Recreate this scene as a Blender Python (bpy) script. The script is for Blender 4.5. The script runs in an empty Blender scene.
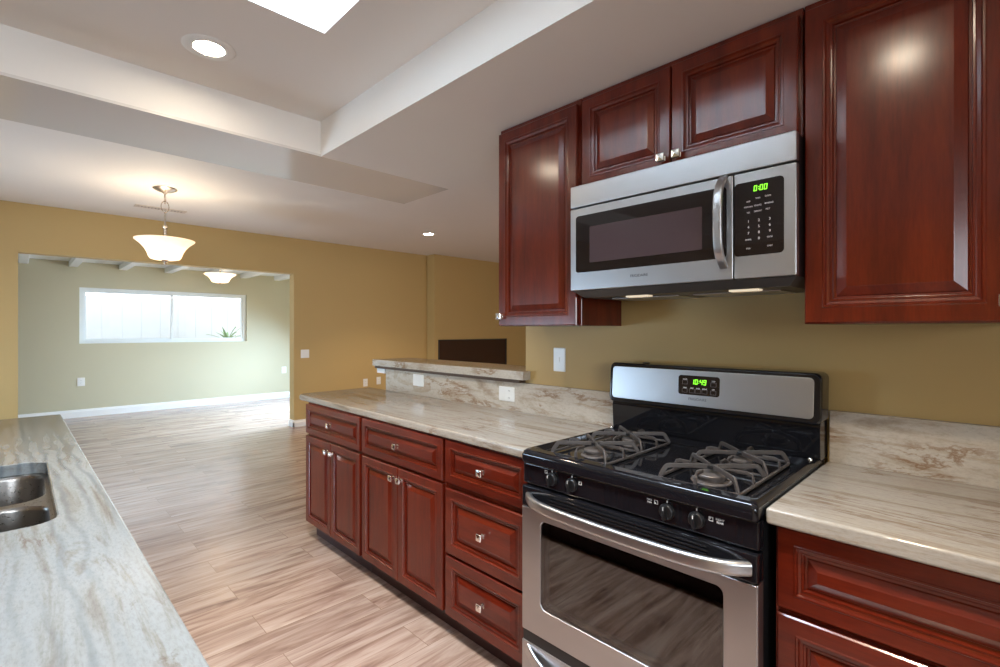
import bpy, bmesh, math, random
from mathutils import Vector, Matrix

# ------------------------------------------------------------------ camera, sky, lights, exposure
scene = bpy.context.scene
COL = scene.collection
HEAD = math.atan2(482, 490.9)
EYE = 1.347
cam_data = bpy.data.cameras.new('camera')
cam_data.sensor_width = 36.0
cam_data.lens = 490.9 * 36.0 / 1000.0
cam_data.shift_y = -0.0035
cam_data.clip_start = 0.02
cam = bpy.data.objects.new('camera', cam_data)
cam.location = (0, 0, EYE)
cam.rotation_euler = (math.radians(90), 0, -HEAD)
COL.objects.link(cam)
scene.camera = cam

scene.view_settings.view_transform = 'Standard'
scene.view_settings.look = 'None'
scene.view_settings.gamma = 1.0
scene.view_settings.use_curve_mapping = False
scene.view_settings.exposure = 0.64
scene.cycles.use_denoising = True
scene.cycles.sample_clamp_indirect = 6.0
scene.cycles.max_bounces = 10
scene.cycles.diffuse_bounces = 6
scene.cycles.glossy_bounces = 5
scene.cycles.transparent_max_bounces = 12
scene.cycles.caustics_reflective = False
scene.cycles.caustics_refractive = False

world = bpy.data.worlds.new('sky')
scene.world = world
world.use_nodes = True
bg = world.node_tree.nodes['Background']
bg.inputs['Color'].default_value = (0.86, 0.93, 1.0, 1)
bg.inputs['Strength'].default_value = 2.7

WARM = (1.0, 0.82, 0.60)
DAY = (0.66, 0.82, 1.0)


def area(name, loc, rot, sx, sy, power, color, spread=180):
    d = bpy.data.lights.new(name, 'AREA')
    d.shape = 'RECTANGLE'
    d.size, d.size_y = sx, sy
    d.energy = power
    d.color = color
    d.spread = math.radians(spread)
    o = bpy.data.objects.new(name, d)
    o.location = loc
    o.rotation_euler = [math.radians(a) for a in rot]
    COL.objects.link(o)
    return o


# daylight by the skylight and patio door, then fill from added, unseen windows
area('skylight_daylight', (0.50, 1.25, 3.06), (0, 0, 0), 0.62, 1.06, 88, DAY)
area('patio_daylight', (4.66, 8.05, 1.25), (0, 45, 0), 1.7, 1.8, 200, (0.50, 0.73, 1.0), 140)
area('kitchen_added_fill', (-1.30, -2.60, 1.6), (72, 0, 0), 2.1, 1.05, 40, (0.80, 0.90, 1.0), 120)  # added fill from the near wall, placed out of the door reflections
area('dining_unseen_window_daylight', (-2.60, 4.85, 0.80), (0, -68, 0), 1.0, 1.6, 75, (0.50, 0.74, 1.0), 140)  # unseen window, set low so the cabinet doors don't reflect it
area('living_added_fill', (6.3, -2.60, 1.45), (44, 0, 0), 2.4, 1.4, 66, (1.0, 0.90, 0.76), 140)  # added fill to brighten the chimney wall and nearby ceiling

# ------------------------------------------------------------------ materials
def node_mat(name):
    m = bpy.data.materials.new(name)
    m.use_nodes = True
    nt = m.node_tree
    b = nt.nodes['Principled BSDF']
    return m, nt, b


def setp(b, **kw):
    names = dict(color='Base Color', rough='Roughness', metal='Metallic', coat='Coat Weight', coat_rough='Coat Roughness',
                 ior='IOR', spec='Specular IOR Level', emit='Emission Color', estr='Emission Strength', trans='Transmission Weight',
                 aniso='Anisotropic', alpha='Alpha')
    for k, v in kw.items():
        if k in ('color', 'emit'):
            v = (v[0], v[1], v[2], 1)
        b.inputs[names[k]].default_value = v


def coords(nt, scale=(1, 1, 1), rot=(0, 0, 0), loc=(0, 0, 0)):
    g = nt.nodes.new('ShaderNodeNewGeometry')
    mp = nt.nodes.new('ShaderNodeMapping')
    mp.inputs['Scale'].default_value = scale
    mp.inputs['Rotation'].default_value = rot
    mp.inputs['Location'].default_value = loc
    nt.links.new(g.outputs['Position'], mp.inputs['Vector'])
    return mp.outputs['Vector']


def noise(nt, vec, scale, detail=4, rough=0.5, dist=0.0):
    n = nt.nodes.new('ShaderNodeTexNoise')
    n.inputs['Scale'].default_value = scale
    n.inputs['Detail'].default_value = detail
    n.inputs['Roughness'].default_value = rough
    n.inputs['Distortion'].default_value = dist
    nt.links.new(vec, n.inputs['Vector'])
    return n.outputs['Fac']


def ramp(nt, fac, stops, interp='LINEAR'):
    r = nt.nodes.new('ShaderNodeValToRGB')
    r.color_ramp.interpolation = interp
    el = r.color_ramp.elements
    while len(el) < len(stops):
        el.new(0.5)
    for e, (p, c) in zip(el, stops):
        e.position = p
        e.color = (c[0], c[1], c[2], 1) if len(c) == 3 else c
    nt.links.new(fac, r.inputs['Fac'])
    return r.outputs['Color']


def mix(nt, fac, a, b, mode='MIX'):
    n = nt.nodes.new('ShaderNodeMix')
    n.data_type = 'RGBA'
    n.blend_type = mode
    for sock, v in ((n.inputs['Factor'], fac), (n.inputs[6], a), (n.inputs[7], b)):
        if isinstance(v, (int, float)):
            sock.default_value = v
        elif isinstance(v, tuple):
            sock.default_value = (v[0], v[1], v[2], 1)
        else:
            nt.links.new(v, sock)
    return n.outputs[2]


def bump(nt, b, height, strength=0.1, dist=0.002):
    n = nt.nodes.new('ShaderNodeBump')
    n.inputs['Strength'].default_value = strength
    n.inputs['Distance'].default_value = dist
    nt.links.new(height, n.inputs['Height'])
    nt.links.new(n.outputs['Normal'], b.inputs['Normal'])


def paint(name, color, rough=0.6, tex=0.06):
    m, nt, b = node_mat(name)
    v = coords(nt)
    n = noise(nt, v, 1.3, 3)
    nt.links.new(mix(nt, n, tuple(c * 0.97 for c in color), tuple(min(1, c * 1.03) for c in color)), b.inputs['Base Color'])
    setp(b, rough=rough)
    bump(nt, b, noise(nt, v, 140, 3), tex, 0.002)
    return m


def plain(name, color, rough=0.4, metal=0.0, **kw):
    m, nt, b = node_mat(name)
    v = coords(nt)
    n = noise(nt, v, 9, 2)
    nt.links.new(mix(nt, n, tuple(c * 0.96 for c in color), tuple(min(1, c * 1.04) for c in color)), b.inputs['Base Color'])
    setp(b, rough=rough, metal=metal, **kw)
    return m


def cherry_mat(name, scale):
    m, nt, b = node_mat(name)
    v = coords(nt, scale)
    n1 = noise(nt, v, 2.2, 5, 0.6, 0.4)
    n2 = noise(nt, coords(nt, tuple(s * 6 for s in scale)), 3.0, 4, 0.6)
    c1 = ramp(nt, n1, [(0.3, (0.078, 0.0064, 0.0027)), (0.5, (0.115, 0.0105, 0.0034)), (0.72, (0.158, 0.0165, 0.0046))])
    c2 = ramp(nt, n2, [(0.35, (0.75, 0.72, 0.72)), (0.6, (1, 1, 1))])
    nt.links.new(mix(nt, 0.6, c1, c2, 'MULTIPLY'), b.inputs['Base Color'])
    setp(b, rough=0.40, spec=0.15, coat=0.75, coat_rough=0.185)
    b.inputs['Coat IOR'].default_value = 1.6
    b.inputs['Specular Tint'].default_value = (1.0, 0.62, 0.38, 1)
    return m


def granite_mat(name, scale, rot=(0, 0, 0), tint=(1, 1, 1), seed=0.0, brown=1.0, lines=0.0, blot=0.5, swirl=1.4):
    m, nt, b = node_mat(name)
    loc = (seed, seed * 1.7, seed * 0.6)
    t = lambda c: tuple(x * y for x, y in zip(c, tint))
    v = coords(nt, scale, rot, loc)
    wavy = noise(nt, v, 2.1, 7, 0.62, 0.9)
    base = ramp(nt, wavy, [(0.27, t((0.27, 0.225, 0.185))), (0.38, t((0.43, 0.375, 0.315))), (0.46, t((0.55, 0.52, 0.475))), (0.54, t((0.56, 0.54, 0.505))), (0.61, t((0.46, 0.40, 0.335))), (0.70, t((0.56, 0.53, 0.49))), (0.8, t((0.62, 0.60, 0.57)))])
    fine = noise(nt, coords(nt, tuple(q * 0.6 + 1.2 for q in scale), rot, loc), 38, 5, 0.7)
    base = mix(nt, 0.5, base, ramp(nt, fine, [(0.33, (0.68, 0.65, 0.62)), (0.55, (1, 1, 1))]), 'MULTIPLY')
    if lines:
        # long wavering grey lines
        w = nt.nodes.new('ShaderNodeTexWave')
        w.wave_type = 'BANDS'; w.bands_direction = 'X'
        w.inputs['Scale'].default_value = 9.0
        w.inputs['Distortion'].default_value = 5.0
        w.inputs['Detail'].default_value = 3.0
        w.inputs['Detail Scale'].default_value = 0.9
        nt.links.new(coords(nt, (1.0, 0.55, 1.0), rot, loc), w.inputs['Vector'])
        where = ramp(nt, noise(nt, coords(nt, (2.2, 0.35, 1), rot, loc), 1.6, 3), [(0.42, (0, 0, 0)), (0.60, (1, 1, 1))])
        lm = mix(nt, 1.0, ramp(nt, w.outputs['Fac'], [(0.0, (1, 1, 1)), (0.30, (0.25, 0.25, 0.25)), (0.55, (0, 0, 0))]), where, 'MULTIPLY')
        lm = mix(nt, 1.0, lm, (lines,) * 3, 'MULTIPLY')
        base = mix(nt, lm, base, t((0.29, 0.29, 0.285)))
    vein = noise(nt, coords(nt, tuple(q * 0.8 + 0.4 for q in scale), rot, (seed + 3.1, seed, 1.0)), 2.6, 8, 0.66, swirl)
    vm = ramp(nt, vein, [(0.465, (0, 0, 0)), (0.495, (1, 1, 1)), (0.505, (1, 1, 1)), (0.535, (0, 0, 0))])
    patch = ramp(nt, noise(nt, coords(nt, (1.2, 0.8, 1.2), (0, 0, 0), loc), 4.2, 4), [(blot, (0, 0, 0)), (blot + 0.10, (1, 1, 1))])
    vm = mix(nt, 1.0, vm, patch, 'MULTIPLY')
    vm2 = mix(nt, 1.0, vm, (0.8 * brown,) * 3, 'MULTIPLY')
    col = mix(nt, vm2, base, t((0.25, 0.145, 0.08)))
    nt.links.new(col, b.inputs['Base Color'])
    setp(b, rough=0.11, spec=0.5)
    return m


def floor_mat():
    m, nt, b = node_mat('laminate_planks')
    v = coords(nt)
    br = nt.nodes.new('ShaderNodeTexBrick')
    br.offset = 0.37
    br.inputs['Scale'].default_value = 1.0
    br.inputs['Brick Width'].default_value = 1.25
    br.inputs['Row Height'].default_value = 0.19
    br.inputs['Mortar Size'].default_value = 0.0016
    br.inputs['Mortar Smooth'].default_value = 0.2
    br.inputs['Color1'].default_value = (0.0, 0.0, 0.0, 1)
    br.inputs['Color2'].default_value = (1.0, 1.0, 1.0, 1)
    br.inputs['Mortar'].default_value = (0.5, 0.5, 0.5, 1)
    nt.links.new(v, br.inputs['Vector'])
    # every plank gets its own grain by shifting the grain coordinates with its random value
    shift = nt.nodes.new('ShaderNodeVectorMath'); shift.operation = 'MULTIPLY_ADD'
    nt.links.new(br.outputs['Color'], shift.inputs[0])
    shift.inputs[1].default_value = (7.0, 3.0, 5.0)
    nt.links.new(v, shift.inputs[2])
    mp = nt.nodes.new('ShaderNodeMapping'); mp.inputs['Scale'].default_value = (1.1, 9.0, 1.0)
    nt.links.new(shift.outputs[0], mp.inputs['Vector'])
    g1 = noise(nt, mp.outputs['Vector'], 1.6, 6, 0.62, 0.8)
    mp2 = nt.nodes.new('ShaderNodeMapping'); mp2.inputs['Scale'].default_value = (3.0, 60.0, 1.0)
    nt.links.new(shift.outputs[0], mp2.inputs['Vector'])
    g2 = noise(nt, mp2.outputs['Vector'], 1.5, 3, 0.6)
    c = ramp(nt, g1, [(0.25, (0.150, 0.082, 0.060)), (0.42, (0.345, 0.230, 0.178)), (0.55, (0.485, 0.360, 0.290)), (0.75, (0.61, 0.49, 0.41))])
    c = mix(nt, 0.35, c, ramp(nt, g2, [(0.3, (0.62, 0.56, 0.54)), (0.6, (1, 1, 1))]), 'MULTIPLY')
    tone = ramp(nt, br.outputs['Color'], [(0.0, (0.88, 0.87, 0.87)), (1.0, (1.06, 1.05, 1.04))])
    c = mix(nt, 1.0, c, tone, 'MULTIPLY')
    c = mix(nt, br.outputs['Fac'], c, (0.26, 0.17, 0.12))
    nt.links.new(c, b.inputs['Base Color'])
    setp(b, rough=0.25, spec=0.8)
    bump(nt, b, g2, 0.05, 0.001)
    return m


def steel_mat(name, scale, color=(0.50, 0.50, 0.51), rough=0.34):
    m, nt, b = node_mat(name)
    n = noise(nt, coords(nt, scale), 40, 3, 0.6)
    r = nt.nodes.new('ShaderNodeMapRange')
    r.inputs['To Min'].default_value = rough - 0.05
    r.inputs['To Max'].default_value = rough + 0.07
    nt.links.new(n, r.inputs['Value'])
    nt.links.new(r.outputs[0], b.inputs['Roughness'])
    setp(b, color=color, metal=1.0)
    return m


def glow(name, color, strength, base=(0.8, 0.8, 0.8)):
    m, nt, b = node_mat(name)
    setp(b, color=base, rough=0.4, emit=color, estr=strength)
    return m


def pane_mat(name, tint=(1, 1, 1), refl=1.45):
    m = bpy.data.materials.new(name)
    m.use_nodes = True
    nt = m.node_tree
    nt.nodes.clear()
    out = nt.nodes.new('ShaderNodeOutputMaterial')
    tr = nt.nodes.new('ShaderNodeBsdfTransparent'); tr.inputs['Color'].default_value = (*tint, 1)
    gl = nt.nodes.new('ShaderNodeBsdfGlossy'); gl.inputs['Roughness'].default_value = 0.02
    lw = nt.nodes.new('ShaderNodeFresnel'); lw.inputs['IOR'].default_value = refl
    mx = nt.nodes.new('ShaderNodeMixShader')
    nt.links.new(lw.outputs[0], mx.inputs['Fac'])
    nt.links.new(tr.outputs[0], mx.inputs[1])
    nt.links.new(gl.outputs[0], mx.inputs[2])
    nt.links.new(mx.outputs[0], out.inputs['Surface'])
    return m


def frosted_mat(name, strength):
    m = bpy.data.materials.new(name)
    m.use_nodes = True
    nt = m.node_tree
    b = nt.nodes['Principled BSDF']
    out = nt.nodes['Material Output']
    setp(b, color=(0.9, 0.85, 0.78), rough=0.25, emit=(1.0, 0.88, 0.76), estr=strength)
    n = noise(nt, coords(nt), 9, 4, 0.6, 1.0)
    nt.links.new(ramp(nt, n, [(0.3, (0.92, 0.84, 0.74)), (0.7, (0.98, 0.95, 0.9))]), b.inputs['Base Color'])
    tl = nt.nodes.new('ShaderNodeBsdfTranslucent'); tl.inputs['Color'].default_value = (1, 0.9, 0.78, 1)
    mx = nt.nodes.new('ShaderNodeMixShader'); mx.inputs['Fac'].default_value = 0.55
    nt.links.new(b.outputs[0], mx.inputs[1]); nt.links.new(tl.outputs[0], mx.inputs[2])
    nt.links.new(mx.outputs[0], out.inputs['Surface'])
    return m


M = {}
M['tan_paint'] = paint('tan_wall_paint', (0.50, 0.345, 0.135), 0.55)
M['daylit_tan_paint'] = paint('daylit_tan_wall_paint', (0.53, 0.49, 0.345), 0.55)  # tan wall paint greened by cool daylight put into its colour
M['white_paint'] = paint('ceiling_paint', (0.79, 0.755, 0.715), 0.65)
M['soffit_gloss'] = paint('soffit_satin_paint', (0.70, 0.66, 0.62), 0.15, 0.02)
M['far_white'] = paint('far_ceiling_paint', (0.86, 0.87, 0.86), 0.5)
M['trim_white'] = paint('trim_paint', (0.82, 0.81, 0.78), 0.35, 0.0)
M['floor'] = floor_mat()
M['cherry'] = cherry_mat('cherry_vertical_grain', (9, 9, 1.1))
M['cherry_h'] = cherry_mat('cherry_horizontal_grain', (9, 1.1, 9))
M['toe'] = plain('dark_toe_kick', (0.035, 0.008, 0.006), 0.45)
M['granite'] = granite_mat('cream_granite', (7.0, 0.55, 7.0), (0, 0, 0.06), (0.70, 0.655, 0.60), 0.4, 0.9, 0.0, 0.52)
M['granite_v'] = granite_mat('cream_granite_splash', (5.0, 0.9, 5.0), (0.16, 0, 0), (1.0, 0.945, 0.87), 2.3, 0.95, 0.0, 0.47, 0.45)
M['granite_island'] = granite_mat('daylit_granite', (6.5, 0.75, 6.5), (0, 0, -0.05), (0.43, 0.47, 0.50), 5.7, 0.75, 1.0, 0.56)  # bluish tint puts the daylight on this counter into the stone colour
M['steel_h'] = steel_mat('brushed_steel_across', (1.5, 0.6, 24))
M['steel_v'] = steel_mat('brushed_steel_upright', (24, 24, 0.6))
M['sink_steel'] = steel_mat('sink_steel', (3, 3, 3), (0.34, 0.32, 0.30), 0.28)
M['chrome'] = plain('polished_nickel', (0.88, 0.85, 0.80), 0.20, 1.0)
M['nickel'] = plain('satin_nickel', (0.62, 0.55, 0.47), 0.25, 1.0)
M['enamel'] = plain('black_enamel', (0.008, 0.008, 0.010), 0.06)
M['black'] = plain('black_plastic', (0.012, 0.012, 0.013), 0.28)
M['dark_glass'] = plain('dark_oven_glass', (0.014, 0.010, 0.010), 0.04)
M['oven_pane'] = pane_mat('smoked_oven_pane', (0.70, 0.64, 0.60), 2.2)
M['oven_cavity'] = plain('oven_enamel', (0.40, 0.35, 0.33), 0.4)
M['mesh_glass'] = plain('microwave_screen', (0.075, 0.050, 0.055), 0.12)
M['iron'] = plain('grate_iron', (0.062, 0.052, 0.048), 0.38, 0.0)
M['burner'] = plain('burner_metal', (0.13, 0.11, 0.10), 0.42, 0.2)
M['plate'] = plain('white_plastic', (0.80, 0.79, 0.75), 0.30)
M['slot'] = plain('outlet_slot', (0.10, 0.10, 0.10), 0.5)
M['mark'] = plain('white_print', (0.75, 0.75, 0.75), 0.5)
M['logo'] = plain('grey_print', (0.10, 0.10, 0.11), 0.4)
M['green'] = glow('green_digits', (0.25, 1.0, 0.03), 1.2, (0.02, 0.05, 0.01))
M['lens'] = glow('lamp_lens', (1.0, 0.86, 0.66), 75.0)
M['hood_lens'] = glow('hood_lamp_lens', (1.0, 0.82, 0.55), 0.35, (0.85, 0.8, 0.7))
M['frosted'] = frosted_mat('frosted_lamp_glass', 0.28)
M['vinyl'] = plain('white_vinyl', (0.80, 0.84, 0.84), 0.35)
M['pane'] = pane_mat('window_glass')
M['fence'] = plain('white_fence_paint', (0.66, 0.71, 0.78), 0.6)
M['leaf'] = plain('green_leaf', (0.16, 0.30, 0.14), 0.5)
M['bark'] = plain('bark', (0.12, 0.09, 0.07), 0.8)
M['ground'] = plain('pale_ground', (0.55, 0.52, 0.47), 0.9)
M['vent'] = plain('vent_enamel', (0.62, 0.54, 0.46), 0.4)
M['fire_glass'] = plain('dark_fire_glass', (0.045, 0.018, 0.011), 0.06)
M['fire_frame'] = plain('black_fire_frame', (0.015, 0.012, 0.012), 0.4)

# ------------------------------------------------------------------ mesh helpers
def rr(a0, a1, b0, b1, r=0.0, n=1):
    """closed rounded rectangle, 4*n points (n >= 1), always starting at the same corner"""
    pts = []
    for (ca, cb, t0) in ((a1 - r, b1 - r, 0), (a0 + r, b1 - r, 90), (a0 + r, b0 + r, 180), (a1 - r, b0 + r, 270)):
        for k in range(n):
            t = math.radians(t0 + (90.0 * k / (n - 1) if n > 1 else 45))
            if n == 1:
                pts.append((ca, cb))
            else:
                pts.append((ca + r * math.cos(t), cb + r * math.sin(t)))
    return pts


def face_x(X, s=-1):
    return lambda a, b, d: (X + s * d, a, b)          # a = y, b = z, d = out of the wall

def face_y(Y, s=-1):
    return lambda a, b, d: (a, Y + s * d, b)          # a = x, b = z

def face_z(Z, s=1):
    return lambda a, b, d: (a, b, Z + s * d)          # a = x, b = y


class MB:
    def __init__(self):
        self.bm = bmesh.new()

    def loft(self, loops, m=None, cap0=True, cap1=True, closed=False):
        """loops: list of (points2d, depth) or list of 3-D points"""
        rows = []
        for L in loops:
            pts = [m(a, b, L[1]) for a, b in L[0]] if m else L
            rows.append([self.bm.verts.new(p) for p in pts])
        n = len(rows[0])
        pairs = list(zip(rows, rows[1:]))
        if closed:
            pairs.append((rows[-1], rows[0]))
        for p, q in pairs:
            for i in range(n):
                j = (i + 1) % n
                try:
                    self.bm.faces.new((p[i], p[j], q[j], q[i]))
                except ValueError:
                    pass
        if not closed:
            if cap0: self.bm.faces.new(rows[0][::-1])
            if cap1: self.bm.faces.new(rows[-1])
        return self

    def box(self, x0, x1, y0, y1, z0, z1, bev=0.0, seg=2):
        c = bmesh.ops.create_cube(self.bm, size=1.0)
        vs = c['verts']
        for v in vs:
            v.co = Vector(((x0 + x1) / 2 + v.co.x * (x1 - x0), (y0 + y1) / 2 + v.co.y * (y1 - y0), (z0 + z1) / 2 + v.co.z * (z1 - z0)))
        if bev > 0:
            es = list({e for v in vs for e in v.link_edges})
            bmesh.ops.bevel(self.bm, geom=es, offset=bev, segments=seg, profile=0.5, affect='EDGES')
        return self

    def lathe(self, prof, origin, axis='z', n=24):
        """prof: list of (radius, along); closed at both ends with caps"""
        o = Vector(origin)
        rows = []
        for r, h in prof:
            r = max(r, 0.0004)
            row = []
            for k in range(n):
                t = 2 * math.pi * k / n
                c, s = r * math.cos(t), r * math.sin(t)
                p = {'z': (c, s, h), 'x': (h, c, s), 'y': (c, h, s)}[axis]
                row.append(tuple(o + Vector(p)))
            rows.append(row)
        return self.loft(rows)

    def tube(self, path, r, n=10, flat=None, cyclic=False):
        """sweep of a round (or flat = (half width, half height)) section along a path"""
        P = [Vector(p) for p in path]
        rows = []
        up = Vector((0, 0, 1))
        N = len(P)
        for i, p in enumerate(P):
            a = P[(i - 1) % N] if (cyclic or i > 0) else P[i]
            c = P[(i + 1) % N] if (cyclic or i < N - 1) else P[i]
            t = (c - a).normalized()
            u = up if abs(t.dot(up)) < 0.97 else getattr(self, '_side', Vector((0, 1, 0)))
            s = t.cross(u).normalized()
            w = s.cross(t).normalized()
            ri = r[i] if isinstance(r, (list, tuple)) else r
            row = []
            if flat:
                hw, hh = flat
                for (x, y) in rr(-hw, hw, -hh, hh, min(hw, hh) * 0.6, 3):
                    row.append(tuple(p + s * x + w * y))
            else:
                for k in range(n):
                    th = 2 * math.pi * k / n
                    row.append(tuple(p + s * ri * math.cos(th) + w * ri * math.sin(th)))
            rows.append(row)
        return self.loft(rows, closed=cyclic)

    def prism(self, pts3a, offset):
        o = Vector(offset)
        return self.loft([[tuple(p) for p in pts3a], [tuple(Vector(p) + o) for p in pts3a]])

    def build(self, name, mat, parent=None, smooth=40, origin=None):
        bm = self.bm
        bmesh.ops.remove_doubles(bm, verts=bm.verts, dist=1e-6)
        bmesh.ops.recalc_face_normals(bm, faces=bm.faces)
        base = world_loc(parent) if parent else Vector(origin or (0, 0, 0))
        for v in bm.verts:
            v.co -= base
        me = bpy.data.meshes.new(name)
        bm.to_mesh(me)
        bm.free()
        for p in me.polygons:
            p.use_smooth = True
        me.set_sharp_from_angle(angle=math.radians(smooth))
        me.materials.append(mat)
        o = bpy.data.objects.new(name, me)
        COL.objects.link(o)
        wn = o.modifiers.new('weighted_normals', 'WEIGHTED_NORMAL')
        wn.keep_sharp = True
        wn.weight = 90
        if parent:
            o.parent = parent
        else:
            o.location = base
        return o


def world_loc(o):
    v = Vector((0, 0, 0))
    while o:
        v += o.location
        o = o.parent
    return v


def tag(o, label, cat, group=None):
    o['label'] = label
    o['category'] = cat
    if group:
        o['group'] = group
    return o


def thing(name, label, cat, loc, group=None):
    o = bpy.data.objects.new(name, None)
    o.empty_display_size = 0.1
    o.location = loc
    COL.objects.link(o)
    return tag(o, label, cat, group)


def struct(o):
    o['kind'] = 'structure'
    return o


def copy_tree(o, parent=None):
    c = o.copy()
    COL.objects.link(c)
    if parent:
        c.parent = parent
    for ch in list(o.children):
        copy_tree(ch, c)
    return c


def text_part(name, body, size, m, a, b, d, mat, parent, flip=1, thick=0.0006, aspect=1.0):
    """lettering as a thin mesh; m maps (a, b, d); letters run along flip * a"""
    cu = bpy.data.curves.new(name, 'FONT')
    cu.body = body
    cu.size = size
    cu.align_x = 'CENTER'
    cu.align_y = 'CENTER'
    cu.extrude = thick
    cu.resolution_u = 3
    tmp = bpy.data.objects.new(name, cu)
    COL.objects.link(tmp)
    dg = bpy.context.evaluated_depsgraph_get()
    me = bpy.data.meshes.new_from_object(tmp.evaluated_get(dg))
    bpy.data.objects.remove(tmp)
    bpy.data.curves.remove(cu)
    base = world_loc(parent)
    for v in me.vertices:
        v.co = Vector(m(a + flip * v.co.x * aspect, b + v.co.y, d + v.co.z)) - base
    me.materials.clear()
    me.materials.append(mat)
    me.name = name
    o = bpy.data.objects.new(name, me)
    COL.objects.link(o)
    o.parent = parent
    return o


SEG = {'0': 'abcdef', '1': 'bc', '4': 'fgbc', '9': 'abcdfg'}
def digits_part(name, body, h, m, a, b, d, mat, parent, flip):
    """seven segment numerals running along flip * a, left edge at a, base at b"""
    mb = MB()
    w, t = h * 0.55, h * 0.14
    x = 0.0
    def bar(u0, u1, v0, v1):
        sl = lambda v: v * 0.10
        pts = [(u0 + sl(v0), v0), (u1 + sl(v0), v0), (u1 + sl(v1), v1), (u0 + sl(v1), v1)]
        mb.loft([([(a + flip * u, b + v) for u, v in pts], d), ([(a + flip * u, b + v) for u, v in pts], d + 0.0008)], m)
    for ch in body:
        if ch == ':':
            bar(x + t * 0.2, x + t * 1.2, h * 0.25, h * 0.38); bar(x + t * 0.2, x + t * 1.2, h * 0.62, h * 0.75)
            x += t * 1.9
            continue
        g = t * 0.15
        for s in SEG[ch]:
            if s == 'a': bar(x + g, x + w - g, h - t, h)
            if s == 'd': bar(x + g, x + w - g, 0, t)
            if s == 'g': bar(x + g, x + w - g, h / 2 - t / 2, h / 2 + t / 2)
            if s == 'f': bar(x, x + t, h / 2 + g, h - g)
            if s == 'b': bar(x + w - t, x + w, h / 2 + g, h - g)
            if s == 'e': bar(x, x + t, g, h / 2 - g)
            if s == 'c': bar(x + w - t, x + w, g, h / 2 - g)
        x += w + t * 1.1
    return mb.build(name, mat, parent)

# ------------------------------------------------------------------ the setting
XW = 1.93          # cabinet wall
YF = 6.86          # dining wall with the wide opening
YB = 9.95          # back wall of the far room
ZC = 2.62          # dining ceiling
ZS = 2.286         # kitchen soffit
ZT = 2.475         # tray ceiling

struct(MB().box(-2.9, 8.3, -2.7, 10.4, -0.12, 0).build('floor', M['floor']))
struct(MB().box(-30, 34, 10.4, 40, -0.3, -0.12).build('ground', M['ground']))

def wall_boxes(name, mat, boxes):
    mb = MB()
    for b in boxes:
        mb.box(*b)
    return struct(mb.build(name, mat))

wall_boxes('wall_right', M['tan_paint'], [(XW, XW + 0.12, -2.6, 1.77, 0, ZC)])
wall_boxes('wall_peninsula', M['tan_paint'], [(XW, XW + 0.12, 1.77, 3.13, 0, 1.066)])
wall_boxes('wall_far', M['tan_paint'], [(-2.6, 0.0, YF, YF + 0.15, 0, ZC), (2.731, 8.0, YF, YF + 0.15, 0, ZC), (0.0, 2.731, YF, YF + 0.15, 2.128, ZC)])
wall_boxes('wall_chimney', M['tan_paint'], [(4.99, 5.065, 6.65, YF, 0, ZC), (6.72, 8.0, 6.65, YF, 0, ZC), (5.065, 6.72, 6.65, YF, 1.185, ZC)])
wall_boxes('wall_living', M['tan_paint'], [(8.0, 8.15, -2.6, YF, 0, ZC)])
wall_boxes('wall_left', M['tan_paint'], [(-2.75, -2.6, -2.6, 4.0, 0, ZC), (-2.75, -2.6, 5.7, YF, 0, ZC), (-2.75, -2.6, 4.0, 5.7, 0, 0.25), (-2.75, -2.6, 4.0, 5.7, 1.35, ZC)])
wall_boxes('wall_near', M['tan_paint'], [(-2.75, -2.4, -2.75, -2.6, 0, ZC), (-0.2, 5.05, -2.75, -2.6, 0, ZC), (-2.4, -0.2, -2.75, -2.6, 0, 1.05), (-2.4, -0.2, -2.75, -2.6, 2.15, ZC), (7.55, 8.15, -2.75, -2.6, 0, ZC), (5.05, 7.55, -2.75, -2.6, 0, 0.7), (5.05, 7.55, -2.75, -2.6, 2.2, ZC)])
# far room
wx0, wx1, wz0, wz1 = 0.675, 3.075, 1.135, 2.01
wall_boxes('wall_back', M['daylit_tan_paint'], [(-2.9, wx0, YB, YB + 0.16, 0, ZC), (wx1, 4.75, YB, YB + 0.16, 0, ZC), (wx0, wx1, YB, YB + 0.16, 0, wz0), (wx0, wx1, YB, YB + 0.16, wz1, ZC)])
wall_boxes('wall_back_left', M['daylit_tan_paint'], [(-2.75, -2.6, YF + 0.15, YB, 0, ZC)])
wall_boxes('wall_back_right', M['daylit_tan_paint'], [(4.6, 4.75, YF + 0.15, 7.1, 0, ZC), (4.6, 4.75, 9.0, YB, 0, ZC), (4.6, 4.75, 7.1, 9.0, 2.1, ZC)])

# ceilings
mb = MB()
mb.box(-2.75, 8.15, 3.11, YF + 0.15, ZC, ZC + 0.12)
mb.box(2.05, 8.15, -2.75, 3.11, ZC, ZC + 0.12)
struct(mb.build('ceiling', M['white_paint']))
# dropped kitchen soffit: a ring round the tray
TX0, TX1, TY0, TY1 = -1.75, 1.17, -1.3, 2.576
mb = MB()
mb.box(TX1, 2.05, -2.6, TY1, ZS, ZC + 0.12)
mb.box(-2.6, TX0, -2.6, TY1, ZS, ZC + 0.12)
mb.box(TX0, TX1, -2.6, TY0, ZS, ZC + 0.12)
mb.box(-2.6, 2.05, TY1, 3.11, ZS + 0.012, ZC + 0.12)
struct(mb.build('ceiling_soffit', M['white_paint']))
struct(MB().box(-2.6, 2.05, TY1, 3.11, ZS, ZS + 0.012).build('ceiling_beam', M['soffit_gloss']))
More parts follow.
